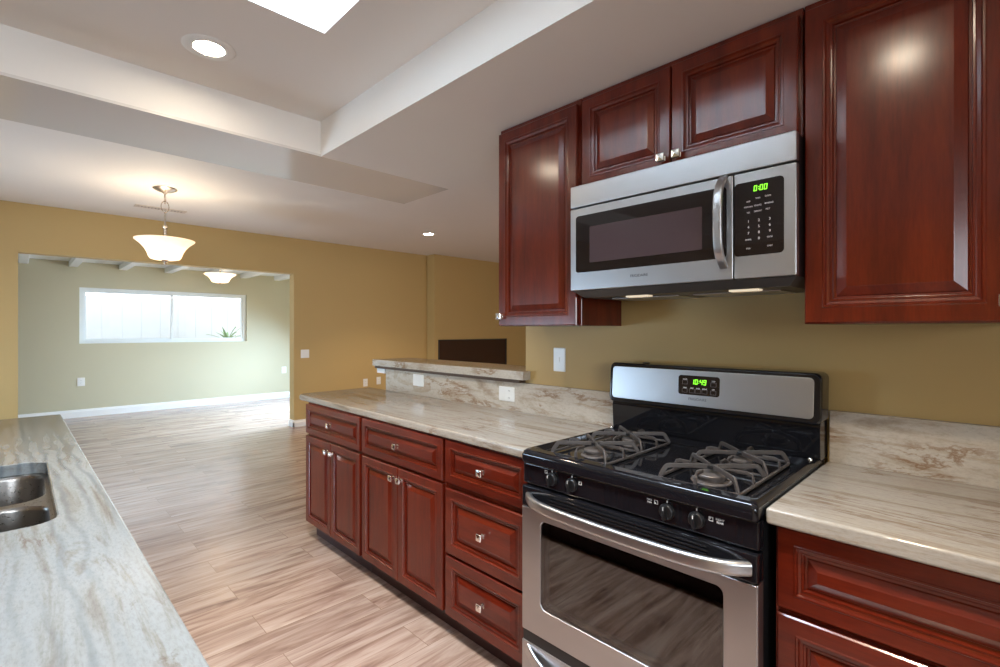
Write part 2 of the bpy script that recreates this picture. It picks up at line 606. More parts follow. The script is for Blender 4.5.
# tray ceiling with the skylight hole
SX0, SX1, SY0, SY1 = 0.20, 0.832, 0.70, 1.80
mb = MB()
outer = rr(TX0, TX1, TY0, TY1)
hole = rr(SX0, SX1, SY0, SY1)
mb.loft([(outer, 0), (hole, 0), (hole, 0.12), (outer, 0.12)], face_z(ZT), closed=True)
struct(mb.build('ceiling_tray', M['white_paint']))
# skylight shaft and its dome
mb = MB()
o2 = rr(SX0 - 0.05, SX1 + 0.05, SY0 - 0.05, SY1 + 0.05)
mb.loft([(hole, 0.121), (hole, 0.55), (o2, 0.55), (o2, 0.121)], face_z(ZT), closed=True)
sky_frame = struct(mb.build('window_2', M['far_white']))
mb = MB()
mb.loft([(rr(SX0, SX1, SY0, SY1, 0.02, 4), 0.55), (rr(SX0 + 0.05, SX1 - 0.05, SY0 + 0.05, SY1 - 0.05, 0.02, 4), 0.55), (rr(SX0 + 0.05, SX1 - 0.05, SY0 + 0.05, SY1 - 0.05, 0.02, 4), 0.575), (rr(SX0, SX1, SY0, SY1, 0.02, 4), 0.575)], face_z(ZT), closed=True)
mb.build('frame', M['vinyl'], sky_frame)
MB().box(SX0 + 0.05, SX1 - 0.05, SY0 + 0.05, SY1 - 0.05, ZT + 0.555, ZT + 0.565).build('pane', M['pane'], sky_frame)

# far room ceiling: white boards and exposed beams running towards the back wall
struct(MB().box(-2.75, 4.75, YF + 0.15, YB + 0.16, 2.395, 2.5).build('ceiling_back', M['far_white']))
for bx in (-1.2, -0.6, 0.0, 0.55, 1.16, 1.775, 2.385, 2.96, 3.57, 4.18):
    struct(MB().box(bx, bx + 0.11, YF + 0.15, YB, 2.315, 2.395, 0.006, 1).build('ceiling_rafter', M['far_white']))
# baseboards
def baseboard(name, x0, x1, y0, y1, axis, h=0.105):
    t = 0.015
    mb = MB()
    if axis == 'x':   # runs along x on a wall facing -y at y1
        prof = [(y1, 0), (y1 - t, 0), (y1 - t, h - 0.03), (y1 - t * 0.6, h - 0.02), (y1 - t * 0.6, h - 0.008), (y1, h)]
        mb.prism([(x0, y, z) for y, z in prof], (x1 - x0, 0, 0))
    else:
        s = 1 if axis == 'y+' else -1   # runs along y, faces s * x
        prof = [(x0, 0), (x0 + s * t, 0), (x0 + s * t, h - 0.03), (x0 + s * t * 0.6, h - 0.02), (x0 + s * t * 0.6, h - 0.008), (x0, h)]
        mb.prism([(x, y0, z) for x, z in prof], (0, y1 - y0, 0))
    return struct(mb.build(name, M['trim_white'], smooth=20))

baseboard('baseboard_back', -2.6, 4.6, 0, YB, 'x', 0.12)
baseboard('baseboard_far', 2.716, 4.99, 0, YF, 'x', 0.095)
baseboard('baseboard_opening', 2.731, 0, YF - 0.015, YF + 0.15, 'y-', 0.095)
baseboard('baseboard_far_left', -2.6, 0.015, 0, YF, 'x', 0.095)

# ------------------------------------------------------------------ windows and doors
def window(name, m, a0, a1, b0, b1, mullions, depth=0.07, fw=0.05):
    """vinyl window: outer frame, sliding sash frames and one pane each; m maps (a, b, d)"""
    mb = MB()
    mb.loft([(rr(a0, a1, b0, b1), 0), (rr(a0, a1, b0, b1), depth), (rr(a0 + fw, a1 - fw, b0 + fw, b1 - fw), depth), (rr(a0 + fw, a1 - fw, b0 + fw, b1 - fw), 0)], m, closed=True)
    root = struct(mb.build(name, M['vinyl'], smooth=20))
    edges = [a0 + fw] + mullions + [a1 - fw]
    for i, (p, q) in enumerate(zip(edges, edges[1:])):
        dd = 0.012 + 0.022 * (i % 2)
        sw = 0.032
        p2, q2 = p - (sw * 0.5 if i else 0), q + (sw * 0.5 if i < len(edges) - 2 else 0)
        mb = MB()
        lo, li = rr(p2, q2, b0 + fw, b1 - fw), rr(p2 + sw, q2 - sw, b0 + fw + sw * 0.7, b1 - fw - sw * 0.7)
        mb.loft([(lo, dd), (lo, dd + 0.02), (li, dd + 0.02), (li, dd)], m, closed=True)
        sash = mb.build('sash', M['vinyl'], root, smooth=20)
        mb = MB()
        gl = rr(p2 + sw, q2 - sw, b0 + fw + sw * 0.7, b1 - fw - sw * 0.7)
        mb.loft([(gl, dd + 0.008), (gl, dd + 0.012)], m)
        mb.build('pane', M['pane'], sash)
    return root

window('window_1', face_y(YB + 0.115), wx0, wx1, wz0, wz1, [1.90])
window('added_window_3', face_y(-2.74, 1), -2.4, -0.2, 1.05, 2.15, [-1.3])  # added, unseen opening for the kitchen fill
window('unseen_window_4', face_x(-2.74, 1), 4.0, 5.7, 0.25, 1.35, [4.85])  # unseen; cut low to keep its glare off the wall cabinets
window('added_window_5', face_y(-2.74, 1), 5.05, 7.55, 0.7, 2.2, [6.3])  # added, unseen opening for the living room fill
window('door_1', face_x(4.74, -1), 7.1, 9.0, 0.0, 2.1, [8.05])

# ------------------------------------------------------------------ cabinets
PROFILE = [(0.0, -0.020), (0.0, -0.0035), (0.0035, 0.0), (0.043, 0.0), (0.0455, 0.0018), (0.050, 0.0014), (0.053, -0.0035), (0.060, -0.0055),
           (0.0625, -0.0040), (0.0665, -0.0045), (0.0685, -0.0120), (0.0740, -0.0130), (0.0760, -0.0105), (0.098, -0.0015), (0.1000, -0.0004)]

def raised_panel(m, a0, a1, b0, b1, scale=1.0, back=0.0):
    mb = MB()
    loops = []
    for ins, d in PROFILE:
        i = ins * scale
        loops.append((rr(a0 + i, a1 - i, b0 + i, b1 - i), d))
    mb.loft(loops, m)
    return mb

def knob(m, a, b, d, parent, size=0.0145):
    mb = MB()
    sq = lambda h: rr(a - h, a + h, b - h, b + h, h * 0.25, 3)
    s = size
    mb.loft([(sq(s * 0.62), d - 0.001), (sq(s * 0.62), d + 0.002), (sq(s * 0.40), d + 0.004), (sq(s * 0.40), d + 0.013), (sq(s * 0.92), d + 0.017), (sq(s), d + 0.019), (sq(s), d + 0.025), (sq(s * 0.9), d + 0.027), (sq(s * 0.1), d + 0.030)], m)
    o = mb.build('knob', M['chrome'], parent, smooth=20)
    o['label'] = 'faceted square nickel knob'
    return o

def cabinet(name, label, cat, m, x0, x1, a0, a1, b0, b1, toe, fronts, group=None, loc=None):
    """m maps (a, b, d) to the front; x0..x1 = carcass depth; fronts: (kind, a0, a1, b0, b1, scale, knob position or None)"""
    t = thing(name, label, cat, loc or ((x0 + x1) / 2, (a0 + a1) / 2, toe[1] if False else b0), group)
    MB().box(x0, x1, a0, a1, b0, b1, 0.0015, 1).build('carcass', M['cherry'], t, smooth=20)
    if toe:
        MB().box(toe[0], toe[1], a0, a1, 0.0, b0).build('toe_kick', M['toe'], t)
    for kind, p, q, r, s, sc, kn in fronts:
        o = raised_panel(m, p, q, r, s, sc).build(kind, M['cherry'] if kind == 'door' else M['cherry_h'], t, smooth=12)
        if kn:
            knob(m, kn[0], kn[1], -0.0005 if kn[2] else -0.0005, o)
    return t

FX = 1.33
mL = face_x(FX)
G = 'base cabinets under the peninsula counter'
d_t, d_b = 0.868, 0.684
# far pair: drawer over two doors
c1 = cabinet('base_cabinet', 'narrow-door cherry base cabinet at the far left end of the peninsula', 'cabinet', mL, FX + 0.02, 1.90, 2.440, 3.155, 0.105, 0.876, (1.405, 1.85),
        [('drawer', 2.450, 3.151, d_b, d_t, 0.72, (2.80, 0.776, 0)), ('door', 2.802, 3.151, 0.112, 0.668, 0.78, (2.832, 0.615, 0)), ('door', 2.450, 2.797, 0.112, 0.668, 0.78, (2.767, 0.615, 0))], G, (1.6, 2.777, 0))
c2 = cabinet('base_cabinet', 'two-door cherry base cabinet with a wide drawer, left of the drawer stack', 'cabinet', mL, FX + 0.02, 1.90, 1.709, 2.436, 0.105, 0.876, (1.405, 1.85),
        [('drawer', 1.719, 2.426, d_b, d_t, 0.72, (2.072, 0.776, 0)), ('door', 2.076, 2.426, 0.112, 0.668, 0.85, (2.108, 0.615, 0)), ('door', 1.719, 2.071, 0.112, 0.668, 0.85, (2.040, 0.615, 0))], G, (1.6, 2.057, 0))
c3 = cabinet('base_cabinet', 'cherry base cabinet of three stacked drawers, left of the range', 'cabinet', mL, FX + 0.02, 1.90, 1.190, 1.705, 0.105, 0.876, (1.405, 1.85),
        [('drawer', 1.210, 1.697, d_b, d_t, 0.72, (1.4535, 0.776, 0)), ('drawer', 1.210, 1.697, 0.378, 0.660, 0.92, (1.4535, 0.519, 0)), ('drawer', 1.210, 1.697, 0.107, 0.366, 0.92, (1.4535, 0.240, 0))], G, (1.6, 1.44, 0))
c4 = cabinet('base_cabinet', 'cherry base cabinet with drawers under the counter right of the range', 'cabinet', mL, FX + 0.02, 1.90, -0.46, 0.392, 0.105, 0.876, (1.405, 1.85),
        [('drawer', -0.45, 0.384, d_b - 0.015, d_t - 0.002, 0.85, (-0.04, 0.766, 0)), ('drawer', -0.45, 0.384, 0.378, 0.655, 0.92, (-0.04, 0.515, 0)), ('drawer', -0.45, 0.384, 0.107, 0.366, 0.92, (-0.04, 0.24, 0))], None, (1.6, -0.04, 0))

UX = 1.61
mU = face_x(UX)
def upper(label, a0, a1, b0, b1, fronts, group=None):
    t = cabinet('wall_cabinet', label, 'cabinet', mU, UX + 0.02, XW, a0, a1, b0, ZS, None, fronts, group, (1.77, (a0 + a1) / 2, b0))
    return t
u1 = upper('cherry wall cabinet with one tall door, left of the microwave', 1.188, 1.655, 1.365, ZS, [('door', 1.200, 1.650, 1.367, 2.262, 0.92, None)])
dr = [c for c in u1.children if c.name.startswith('door')][0]
knob(mU, 1.630, 1.410, -0.0005, dr)
u2 = upper('short two-door cherry wall cabinet directly above the microwave', 0.401, 1.184, 1.908, ZS, [('door', 0.801, 1.174, 1.913, 2.262, 0.86, (0.826, 1.945, 0)), ('door', 0.410, 0.795, 1.913, 2.262, 0.86, (0.770, 1.945, 0))])
u3 = upper('cherry wall cabinet with one tall door, right of the microwave', -0.03, 0.397, 1.364, ZS, [('door', -0.022, 0.393, 1.366, 2.262, 1.0, (-0.012, 1.415, 0))])

# ------------------------------------------------------------------ counters
def slab(name, mat, label, cat, a, z0, z1, bev=0.008):
    mb = MB()
    mb.box(a[0], a[1], a[2], a[3], z0, z1, bev, 3)
    return tag(mb.build(name, mat, origin=((a[0] + a[1]) / 2, (a[2] + a[3]) / 2, z0)), label, cat)

# the peninsula counter: front edge drifts a little and the far end has a clipped corner
mb = MB()
pts = [(1.315, 1.184), (1.322, 1.6), (1.350, 3.30), (1.382, 3.345), (1.905, 3.345), (1.905, 1.184)]
def inset(pts, d):
    cx = sum(p[0] for p in pts) / len(pts); cy = sum(p[1] for p in pts) / len(pts)
    return [(x + (d if x < cx else -d) * (1 if abs(x - cx) > 0.1 else 0), y + (d if y < cy else -d) * (1 if abs(y - cy) > 0.6 else 0)) for x, y in pts]
mb.loft([(inset(pts, 0.008), 0.876), (inset(pts, 0.002), 0.880), (pts, 0.888), (pts, 0.904), (inset(pts, 0.003), 0.911), (inset(pts, 0.009), 0.914)], face_z(0))
tag(mb.build('countertop', M['granite'], origin=(1.6, 2.2, 0.876)), 'cream veined granite worktop on the long run left of the range', 'countertop')
slab('countertop', M['granite'], 'cream veined granite worktop on the short run right of the range', 'countertop', (1.296, 1.905, -0.47, 0.400), 0.876, 0.916)
slab('backsplash', M['granite_v'], 'granite upstand along the wall behind the right-hand worktop', 'backsplash', (1.905, XW, -0.47, 0.394), 0.876, 1.082, 0.003)
slab('backsplash', M['granite_v'], 'long granite upstand under the raised bar ledge', 'backsplash', (1.905, XW, 1.180, 3.125), 0.876, 1.066, 0.003)
# raised bar ledge, notched round the end of the wall
mb = MB()
pts = [(1.872, 1.735), (1.872, 3.255), (2.20, 3.255), (2.20, 1.775), (1.928, 1.775), (1.928, 1.735)]
mb.loft([(pts, 1.085), (pts, 1.126), (inset(pts, 0.004), 1.130)], face_z(0))
bar = tag(mb.build('bar_ledge', M['granite_v'], origin=(2.04, 2.5, 1.085)), 'raised granite bar ledge on the low wall behind the peninsula', 'countertop')
MB().box(1.886, 2.18, 1.778, 3.245, 1.066, 1.085).build('brown_strip', plain('brown_edge', (0.10, 0.055, 0.03), 0.6), bar)  # brown strip filling the height between low wall and ledge
tag(MB().box(1.90, 2.04, 3.132, 3.24, 1.030, 1.0655, 0.004).build('bracket', M['trim_white'], origin=(1.97, 3.22, 1.03)), 'small white bracket under the far end of the bar ledge', 'bracket')

# ------------------------------------------------------------------ sink counter on the left
IX1 = 0.168
cab_i = face_x(IX1 - 0.045, 1)
y = 0.42
labels = ['cherry base cabinet under the near end of the sink counter', 'cherry base cabinet under the sink, second along the sink counter', 'cherry base cabinet third along the sink counter', 'cherry base cabinet under the far end of the sink counter']
for i in range(4):
    a0, a1 = y + i * 0.735, y + (i + 1) * 0.735 - 0.004
    mid = (a0 + a1) / 2
    t = thing('base_cabinet', labels[i], 'cabinet', (-0.2, mid, 0), 'base cabinets under the sink counter')
    lip = 0.66 if i in (1, 2) else 0.874
    MB().box(-0.60, IX1 - 0.065, a0, a1, 0.105, lip, 0.0015, 1).build('carcass', M['cherry'], t, smooth=20)
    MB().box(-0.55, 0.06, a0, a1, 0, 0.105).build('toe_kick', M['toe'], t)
    if i in (1, 2):
        MB().box(IX1 - 0.085, IX1 - 0.0652, a0, a1, lip, 0.874).build('face_frame', M['cherry'], t)
    for kind, p, q, r, s, sc, kn in [('drawer', a0 + 0.008, a1 - 0.008, d_b, d_t, 0.72, (mid, 0.776)), ('door', a0 + 0.008, mid - 0.003, 0.112, 0.668, 0.8, (mid - 0.03, 0.615)), ('door', mid + 0.003, a1 - 0.008, 0.112, 0.668, 0.8, (mid + 0.03, 0.615))]:
        o = raised_panel(cab_i, p, q, r, s, sc).build(kind, M['cherry'], t, smooth=12)
        knob(cab_i, kn[0], kn[1], -0.0005, o)

SKX0, SKX1, SKY0, SKY1 = -0.72, 0.066, 1.50, 2.232
mb = MB()
N = 8
outer = rr(-0.88, IX1, 0.36, 3.386, 0.004, N)
o_in = rr(-0.876, IX1 - 0.004, 0.364, 3.382, 0.004, N)
sk = rr(SKX0, SKX1, SKY0, SKY1, 0.055, N)
skew = lambda P: [(x + (1.9 - y) * 0.0075 if x > 0.1 else x, y) for x, y in P]
outer, o_in = skew(outer), skew(o_in)
sk2 = rr(SKX0 - 0.003, SKX1 + 0.003, SKY0 - 0.003, SKY1 + 0.003, 0.055, N)
mb.loft([(outer, 0.876), (outer, 0.911), (o_in, 0.914), (sk2, 0.914), (sk, 0.911), (sk, 0.876)], face_z(0), closed=True)
tag(mb.build('countertop', M['granite_island'], origin=(-0.3, 1.9, 0.876)), 'pale granite worktop with the sink cut-out at the left', 'countertop')

sink = thing('sink', 'stainless steel double-bowl sink set under the left worktop', 'sink', (-0.33, 1.87, 0.69))
ztop = 0.875
def bowl(y0, y1, f0, f1):
    mb = MB()
    fl = rr(SKX0 - 0.02, SKX1 + 0.012, f0, f1, 0.02, N)
    i0 = rr(SKX0 + 0.02, SKX1 - 0.008, y0, y1, 0.075, N)
    i1 = rr(SKX0 + 0.026, SKX1 - 0.013, y0 + 0.006, y1 - 0.006, 0.08, N)
    i2 = rr(SKX0 + 0.036, SKX1 - 0.022, y0 + 0.016, y1 - 0.016, 0.075, N)
    i3 = rr(SKX0 + 0.07, SKX1 - 0.07, y0 + 0.05, y1 - 0.05, 0.05, N)
    ob = rr(SKX0 + 0.030, SKX1 - 0.016, y0 + 0.010, y1 - 0.010, 0.08, N)
    ob0 = rr(SKX0 + 0.015, SKX1 - 0.003, y0 - 0.004, y1 + 0.004, 0.085, N)
    mb.loft([(ob, ztop - 0.190), (ob0, ztop - 0.006), (fl, ztop - 0.004), (fl, ztop), (i0, ztop), (i1, ztop - 0.010), (i2, ztop - 0.160), (i3, ztop - 0.185)], face_z(0))
    return mb.build('bowl', M['sink_steel'], sink)
bowl(1.866, 2.218, 1.8505, SKY1 + 0.02)
bowl(1.508, 1.834, SKY0 - 0.02, 1.8495)
for yy in (2.04, 1.675):
    MB().lathe([(0.045, 0.0), (0.045, 0.004), (0.030, 0.006), (0.028, 0.003), (0.0, 0.003)], (-0.33, yy, ztop - 0.1855), 'z', 24).build('drain', M['chrome'], sink)

# ------------------------------------------------------------------ microwave
mw = thing('microwave', 'stainless steel over-the-range microwave oven under the short cabinet', 'microwave', (1.73, 0.786, 1.476))
MX = 1.545
Y0, Y1 = 0.396, 1.180
MB().box(MX + 0.022, XW - 0.001, Y0 + 0.003, Y1 - 0.001, 1.498, 1.906, 0.003).build('body', M['black'], mw)
mm = face_x(MX)
# bottom plate with lamps and filters
mb = MB(); mb.loft([[(MX + 0.012, Y0 + 0.004, 1.499), (MX + 0.012, Y1 - 0.004, 1.499), (XW - 0.02, Y1 - 0.004, 1.499), (XW - 0.02, Y0 + 0.004, 1.499)],
                    [(MX + 0.05, Y0 + 0.03, 1.474), (MX + 0.05, Y1 - 0.03, 1.474), (XW - 0.03, Y1 - 0.03, 1.474), (XW - 0.03, Y0 + 0.03, 1.474)]])
under = mb.build('underside', plain('grey_vent_panel', (0.09, 0.08, 0.075), 0.4, 0.3), mw, smooth=20)
for y in (0.56, 0.93):
    MB().box(1.61, 1.650, y - 0.045, y + 0.045, 1.468, 1.4745, 0.003).build('hood_lamp', M['hood_lens'], under)
for y in (0.62, 0.95):
    mb = MB()
    mb.box(1.70, 1.87, y - 0.14, y + 0.14, 1.470, 1.4745, 0.002)
    mb.build('filter', M['steel_v'], under)
def front_plate(a0, a1, b0, b1, r=0.004, th=0.022, n=4):
    mb = MB()
    mb.loft([(rr(a0, a1, b0, b1, r, n), -th), (rr(a0, a1, b0, b1, r, n), -0.003), (rr(a0 + 0.0015, a1 - 0.0015, b0 + 0.0015, b1 - 0.0015, r, n), -0.0008), (rr(a0 + 0.004, a1 - 0.004, b0 + 0.004, b1 - 0.004, r, n), 0)], mm)
    return mb
o = front_plate(Y0, Y1, 1.821, 1.905); top_trim = o.build('top_panel', M['steel_h'], mw)
door = front_plate(0.5665, Y1, 1.500, 1.816).build('door', M['steel_h'], mw)
ctl = front_plate(Y0, 0.5635, 1.500, 1.816).build('control_panel', M['steel_h'], mw)
mb = MB(); mb.loft([(rr(0.585, 1.153, 1.567, 1.786, 0.012, 6), -0.002), (rr(0.585, 1.153, 1.567, 1.786, 0.012, 6), 0.0006), (rr(0.587, 1.151, 1.569, 1.784, 0.012, 6), 0.0012)], mm)
mb.build('window', M['dark_glass'], door)
mb = MB(); mb.loft([(rr(0.660, 1.088, 1.602, 1.738, 0.003, 3), 0.0008), (rr(0.660, 1.088, 1.602, 1.738, 0.003, 3), 0.0018)], mm)
mb.build('screen', M['mesh_glass'], door)
mb = MB(); mb.loft([(rr(0.4275, 0.5630, 1.567, 1.786, 0.012, 6), -0.002), (rr(0.4275, 0.5630, 1.567, 1.786, 0.012, 6), 0.0006), (rr(0.4295, 0.561, 1.569, 1.784, 0.012, 6), 0.0012)], mm)
mb.build('keypad', M['dark_glass'], ctl)
text_part('logo', 'FRIGIDAIRE', 0.0135, mm, 0.882, 1.5375, 0.0004, M['logo'], door, -1, 0.0004, 1.0)
digits_part('clock_display', '0:00', 0.0165, mm, 0.508, 1.7545, 0.0014, M['green'], ctl, -1)
# keypad lettering: a block of short words over the numerals
mb_rows = [(0.522, 1.727, 'ADD'), (0.496, 1.733, 'TIMER'), (0.469, 1.735, 'CLOCK'), (0.522, 1.711, 'POPCORN'), (0.496, 1.712, 'POTATO'), (0.466, 1.714, 'BEVERAGE'), (0.522, 1.694, 'VEG'), (0.496, 1.695, 'DEFROST'), (0.469, 1.697, 'MELT'),
           (0.522, 1.614, 'POWER'), (0.464, 1.616, 'COOK'), (0.522, 1.588, 'STOP'), (0.464, 1.590, 'START')]
for y, z, w in mb_rows:
    text_part('key_text', w, 0.0062, mm, y, z, 0.0015, M['mark'], ctl, -1, 0.0003, 0.8)
nums = '123456789'
for i, c in enumerate(nums):
    text_part('key_number', c, 0.0105, mm, 0.522 - 0.029 * (i % 3), 1.668 - 0.0175 * (i // 3), 0.0015, M['mark'], ctl, -1, 0.0003)
text_part('key_number', '0', 0.0105, mm, 0.493, 1.6155, 0.0015, M['mark'], ctl, -1, 0.0003)
# bowed vertical handle
mb = MB()
zc, hh = 1.677, 0.138
path = []
for k in range(25):
    t = -1 + 2 * k / 24
    bow = 0.050 * (1 - abs(t) ** 4.0) - 0.002
    path.append((MX - bow, 0.594, zc + hh * t))
mb._side = Vector((0, 1, 0))
rows = []
for i, p in enumerate(path):
    q = Vector(path[min(i + 1, 24)]) - Vector(path[max(i - 1, 0)])
    q.normalize()
    s = Vector((0, 1, 0)); w = q.cross(s).normalized()
    rows.append([tuple(Vector(p) + s * x + w * y) for x, y in rr(-0.0138, 0.0138, -0.006, 0.006, 0.0055, 4)])
mb.loft(rows)
mb.build('handle', M['steel_v'], door)['label'] = 'bowed brushed steel handle'

# ------------------------------------------------------------------ gas range
rg = thing('gas_range', 'stainless steel and black gas range between the two worktops', 'range', (1.6, 0.784, 0))
R0, R1 = 0.404, 1.178
RX = 1.270
MB().box(1.306, 1.90, R0 + 0.006, R1 - 0.006, 0.03, 0.884, 0.003).build('body', M['black'], rg)
MB().box(1.36, 1.88, R0 + 0.02, R1 - 0.02, 0.0, 0.03).build('base', M['black'], rg)
# cooktop pan with rolled rim
n = 6
mb = MB()
C = lambda i, r: rr(1.257 + i, 1.895 - i, R0 + i, R1 - i, r, n)
well = lambda i, r: rr(1.306 + i, 1.800 - i, R0 + 0.022 + i, R1 - 0.022 - i, r, n)
mb.loft([(C(0.006, 0.010), 0.884), (C(0.001, 0.014), 0.890), (C(0, 0.014), 0.912), (C(0.004, 0.014), 0.924), (C(0.012, 0.012), 0.931), (well(-0.008, 0.02), 0.932), (well(0, 0.03), 0.929), (well(0.010, 0.035), 0.918), (well(0.020, 0.035), 0.916)], face_z(0))
cook = mb.build('cooktop', M['enamel'], rg, smooth=50)
# raised seam across the well back and corner screws
mb = MB(); mb.box(1.768, 1.776, R0 + 0.05, R1 - 0.05, 0.916, 0.922, 0.002).build('ridge', M['enamel'], cook)
for yy in (R0 + 0.02, R1 - 0.02):
    MB().lathe([(0.007, 0), (0.007, 0.006), (0.004, 0.010), (0.0, 0.011)], (1.802, yy, 0.930), 'z', 12).build('screw', M['chrome'], cook)
# burners
def burner(x, y, r):
    t = MB().lathe([(r * 1.55, 0.0), (r * 1.5, 0.003), (r * 1.3, 0.004), (r * 1.25, 0.001), (r * 1.0, 0.002), (r * 1.0, 0.012), (r * 0.96, 0.013)], (x, y, 0.9155), 'z', 32).build('burner', M['burner'], cook)
    MB().lathe([(r * 0.9, 0.0), (r * 1.14, 0.001), (r * 1.16, 0.007), (r * 1.12, 0.009), (0.0, 0.0094)], (x, y, 0.9285), 'z', 32).build('burner_cap', M['burner'], t)
BY = (0.580, 0.980)
BXS = (1.418, 1.652)
for (x, y, r) in ((BXS[0], BY[0], 0.036), (BXS[1], BY[0], 0.030), (BXS[0], BY[1], 0.030), (BXS[1], BY[1], 0.026)):
    burner(x, y, r)
# cast grates: a ring frame and, over each burner, four bent diagonal arms and short fingers
def grate(yc):
    hw = 0.113
    x0, x1 = 1.312, 1.758
    g = MB()
    ring = rr(x0, x1, yc - hw, yc + hw, 0.028, 5)
    g.tube([(a, b, 0.9235) for a, b in ring], 0.0048, 8, cyclic=True)
    g.tube([((x0 + x1) / 2, yc - hw, 0.9245), ((x0 + x1) / 2, yc + hw, 0.9235)], 0.0048, 8)
    fr = g.build('grate', M['iron'], cook)
    cells = ((x0 + x1) / 2 - (x1 - x0) / 4, (x0 + x1) / 2 + (x1 - x0) / 4)
    hx = (x1 - x0) / 4
    ztop = 0.957
    for cx in cells:
        h = MB()
        h.lathe([(0.010, -0.006), (0.015, -0.004), (0.015, 0.004), (0.010, 0.006)], (cx, yc, ztop - 0.003), 'z', 12)
        h.build('hub', M['black'], fr)
        for sx in (-1, 1):
            for sy in (-1, 1):
                ex, ey = cx + sx * (hx - 0.012), yc + sy * (hw - 0.006)
                P = []
                for f, z in ((0.06, ztop - 0.002), (0.4, ztop), (0.82, ztop), (0.87, ztop - 0.001), (0.905, ztop - 0.006), (0.985, 0.932), (1.0, 0.9235)):
                    P.append((cx + (ex - cx) * f, yc + (ey - yc) * f, z))
                a = MB(); a.tube(P, 0.005, flat=(0.0030, 0.0068)); a.build('grate_arm', M['iron'], fr, smooth=22)
        for dx, dy in ((1, 0), (-1, 0), (0, 1), (0, -1)):
            L = hx if dx else hw
            P = []
            for f, z in ((0.995, 0.9235), (0.985, 0.945), (0.94, ztop - 0.006), (0.85, ztop - 0.002), (0.58, ztop - 0.003)):
                P.append((cx + dx * L * f, yc + dy * L * f, z))
            a = MB(); a._side = Vector((dy, dx, 0)); a.tube(P, 0.004, flat=(0.0030, 0.0052)); a.build('grate_finger', M['iron'], fr)
for y in BY:
    grate(y)
# control strip and knobs
mf = face_x(RX)
def strip(a0, a1, b0, b1, bev, m, thick=0.035, rad=0.004):
    mb = MB()
    mb.loft([(rr(a0, a1, b0, b1, rad, 3), -thick), (rr(a0, a1, b0, b1, rad, 3), -bev), (rr(a0 + bev * 0.3, a1 - bev * 0.3, b0 + bev * 0.3, b1 - bev * 0.3, rad, 3), -bev * 0.3), (rr(a0 + bev, a1 - bev, b0 + bev, b1 - bev, rad, 3), 0)], m)
    return mb
cp = strip(R0 + 0.002, R1 - 0.002, 0.812, 0.8835, 0.006, mf).build('control_panel', M['enamel'], rg)
for y in (1.045, 0.963, 0.639, 0.557):
    kb = MB().lathe([(0.021, 0.001), (0.022, -0.004), (0.0195, -0.010), (0.017, -0.012), (0.0, -0.0125)], (RX - 0.0002, y, 0.850), 'x', 28).build('control_knob', M['black'], cp)
    mb = MB()
    pr = rr(y - 0.0055, y + 0.0055, 0.850 - 0.020, 0.850 + 0.020, 0.004, 3)
    pr2 = rr(y - 0.0035, y + 0.0035, 0.850 - 0.018, 0.850 + 0.018, 0.003, 3)
    mb.loft([(pr, 0.010), (pr, 0.022), (pr2, 0.025)], mf)
    mb.build('grip', M['black'], kb)
    MB().box(RX - 0.0262, RX - 0.0245, y - 0.001, y + 0.001, 0.858, 0.867).build('pointer', M['mark'], kb)
    MB().box(RX - 0.0012, RX + 0.0002, y - 0.0015, y + 0.0015, 0.873, 0.879).build('off_mark', M['mark'], cp)
def icon(y, z, filled):
    mb = MB()
    s, t = 0.0055, 0.0013
    mb.loft([(rr(y - s, y + s, z - s, z + s), -0.0002), (rr(y - s, y + s, z - s, z + s), 0.0008), (rr(y - s + t, y + s - t, z - s + t, z + s - t), 0.0008), (rr(y - s + t, y + s - t, z - s + t, z + s - t), -0.0002)], mf, closed=True)
    cy, cz = filled
    mb.loft([(rr(y + cy - 0.0018, y + cy + 0.0018, z + cz - 0.0018, z + cz + 0.0018), -0.0002), (rr(y + cy - 0.0018, y + cy + 0.0018, z + cz - 0.0018, z + cz + 0.0018), 0.0009)], mf)
    mb.build('burner_icon', M['mark'], cp)
icon(0.931, 0.862, (0.002, 0.002)); icon(1.071, 0.869, (-0.002, -0.002)); icon(0.672, 0.867, (0.002, -0.002)); icon(0.520, 0.862, (0.002, 0.0025))
text_part('burner_text', 'MAX\nMIN', 0.0075, mf, 0.692, 0.866, 0.0006, M['mark'], cp, -1, 0.0003)
text_part('burner_text', 'RIGHT\nREAR', 0.0075, mf, 0.497, 0.861, 0.0006, M['mark'], cp, -1, 0.0003)

# oven door: louvred black vent rail, steel frame, dark window, bowed bar handle
DX = 1.262
md = face_x(DX)
od = strip(R0 + 0.002, R1 - 0.002, 0.304, 0.733, 0.004, md, 0.040, 0.003)
# cut the window by building the frame as a ring
mb = MB()
D0, D1 = R0 + 0.002, R1 - 0.002
W = (0.487, 1.090, 0.402, 0.700)
o_a, o_b = rr(D0, D1, 0.304, 0.733, 0.003, 6), rr(D0 + 0.003, D1 - 0.003, 0.307, 0.731, 0.003, 6)
w_a, w_b = rr(W[0], W[1], W[2], W[3], 0.020, 6), rr(W[0] - 0.002, W[1] + 0.002, W[2] - 0.002, W[3] + 0.002, 0.021, 6)
mb.loft([(o_a, -0.040), (o_a, -0.003), (o_b, 0.0), (w_b, 0.0), (w_a, -0.0025), (w_a, -0.040)], md, closed=True)
odoor = mb.build('oven_door', M['steel_v'], rg)
od.bm.free()
mb = MB(); mb.loft([(w_a, -0.0110), (w_a, -0.0035)], md); glass = mb.build('outer_glass', M['oven_pane'], odoor)
ib = rr(W[0] + 0.055, W[1] - 0.075, W[2] + 0.035, W[3] - 0.030, 0.012, 6)
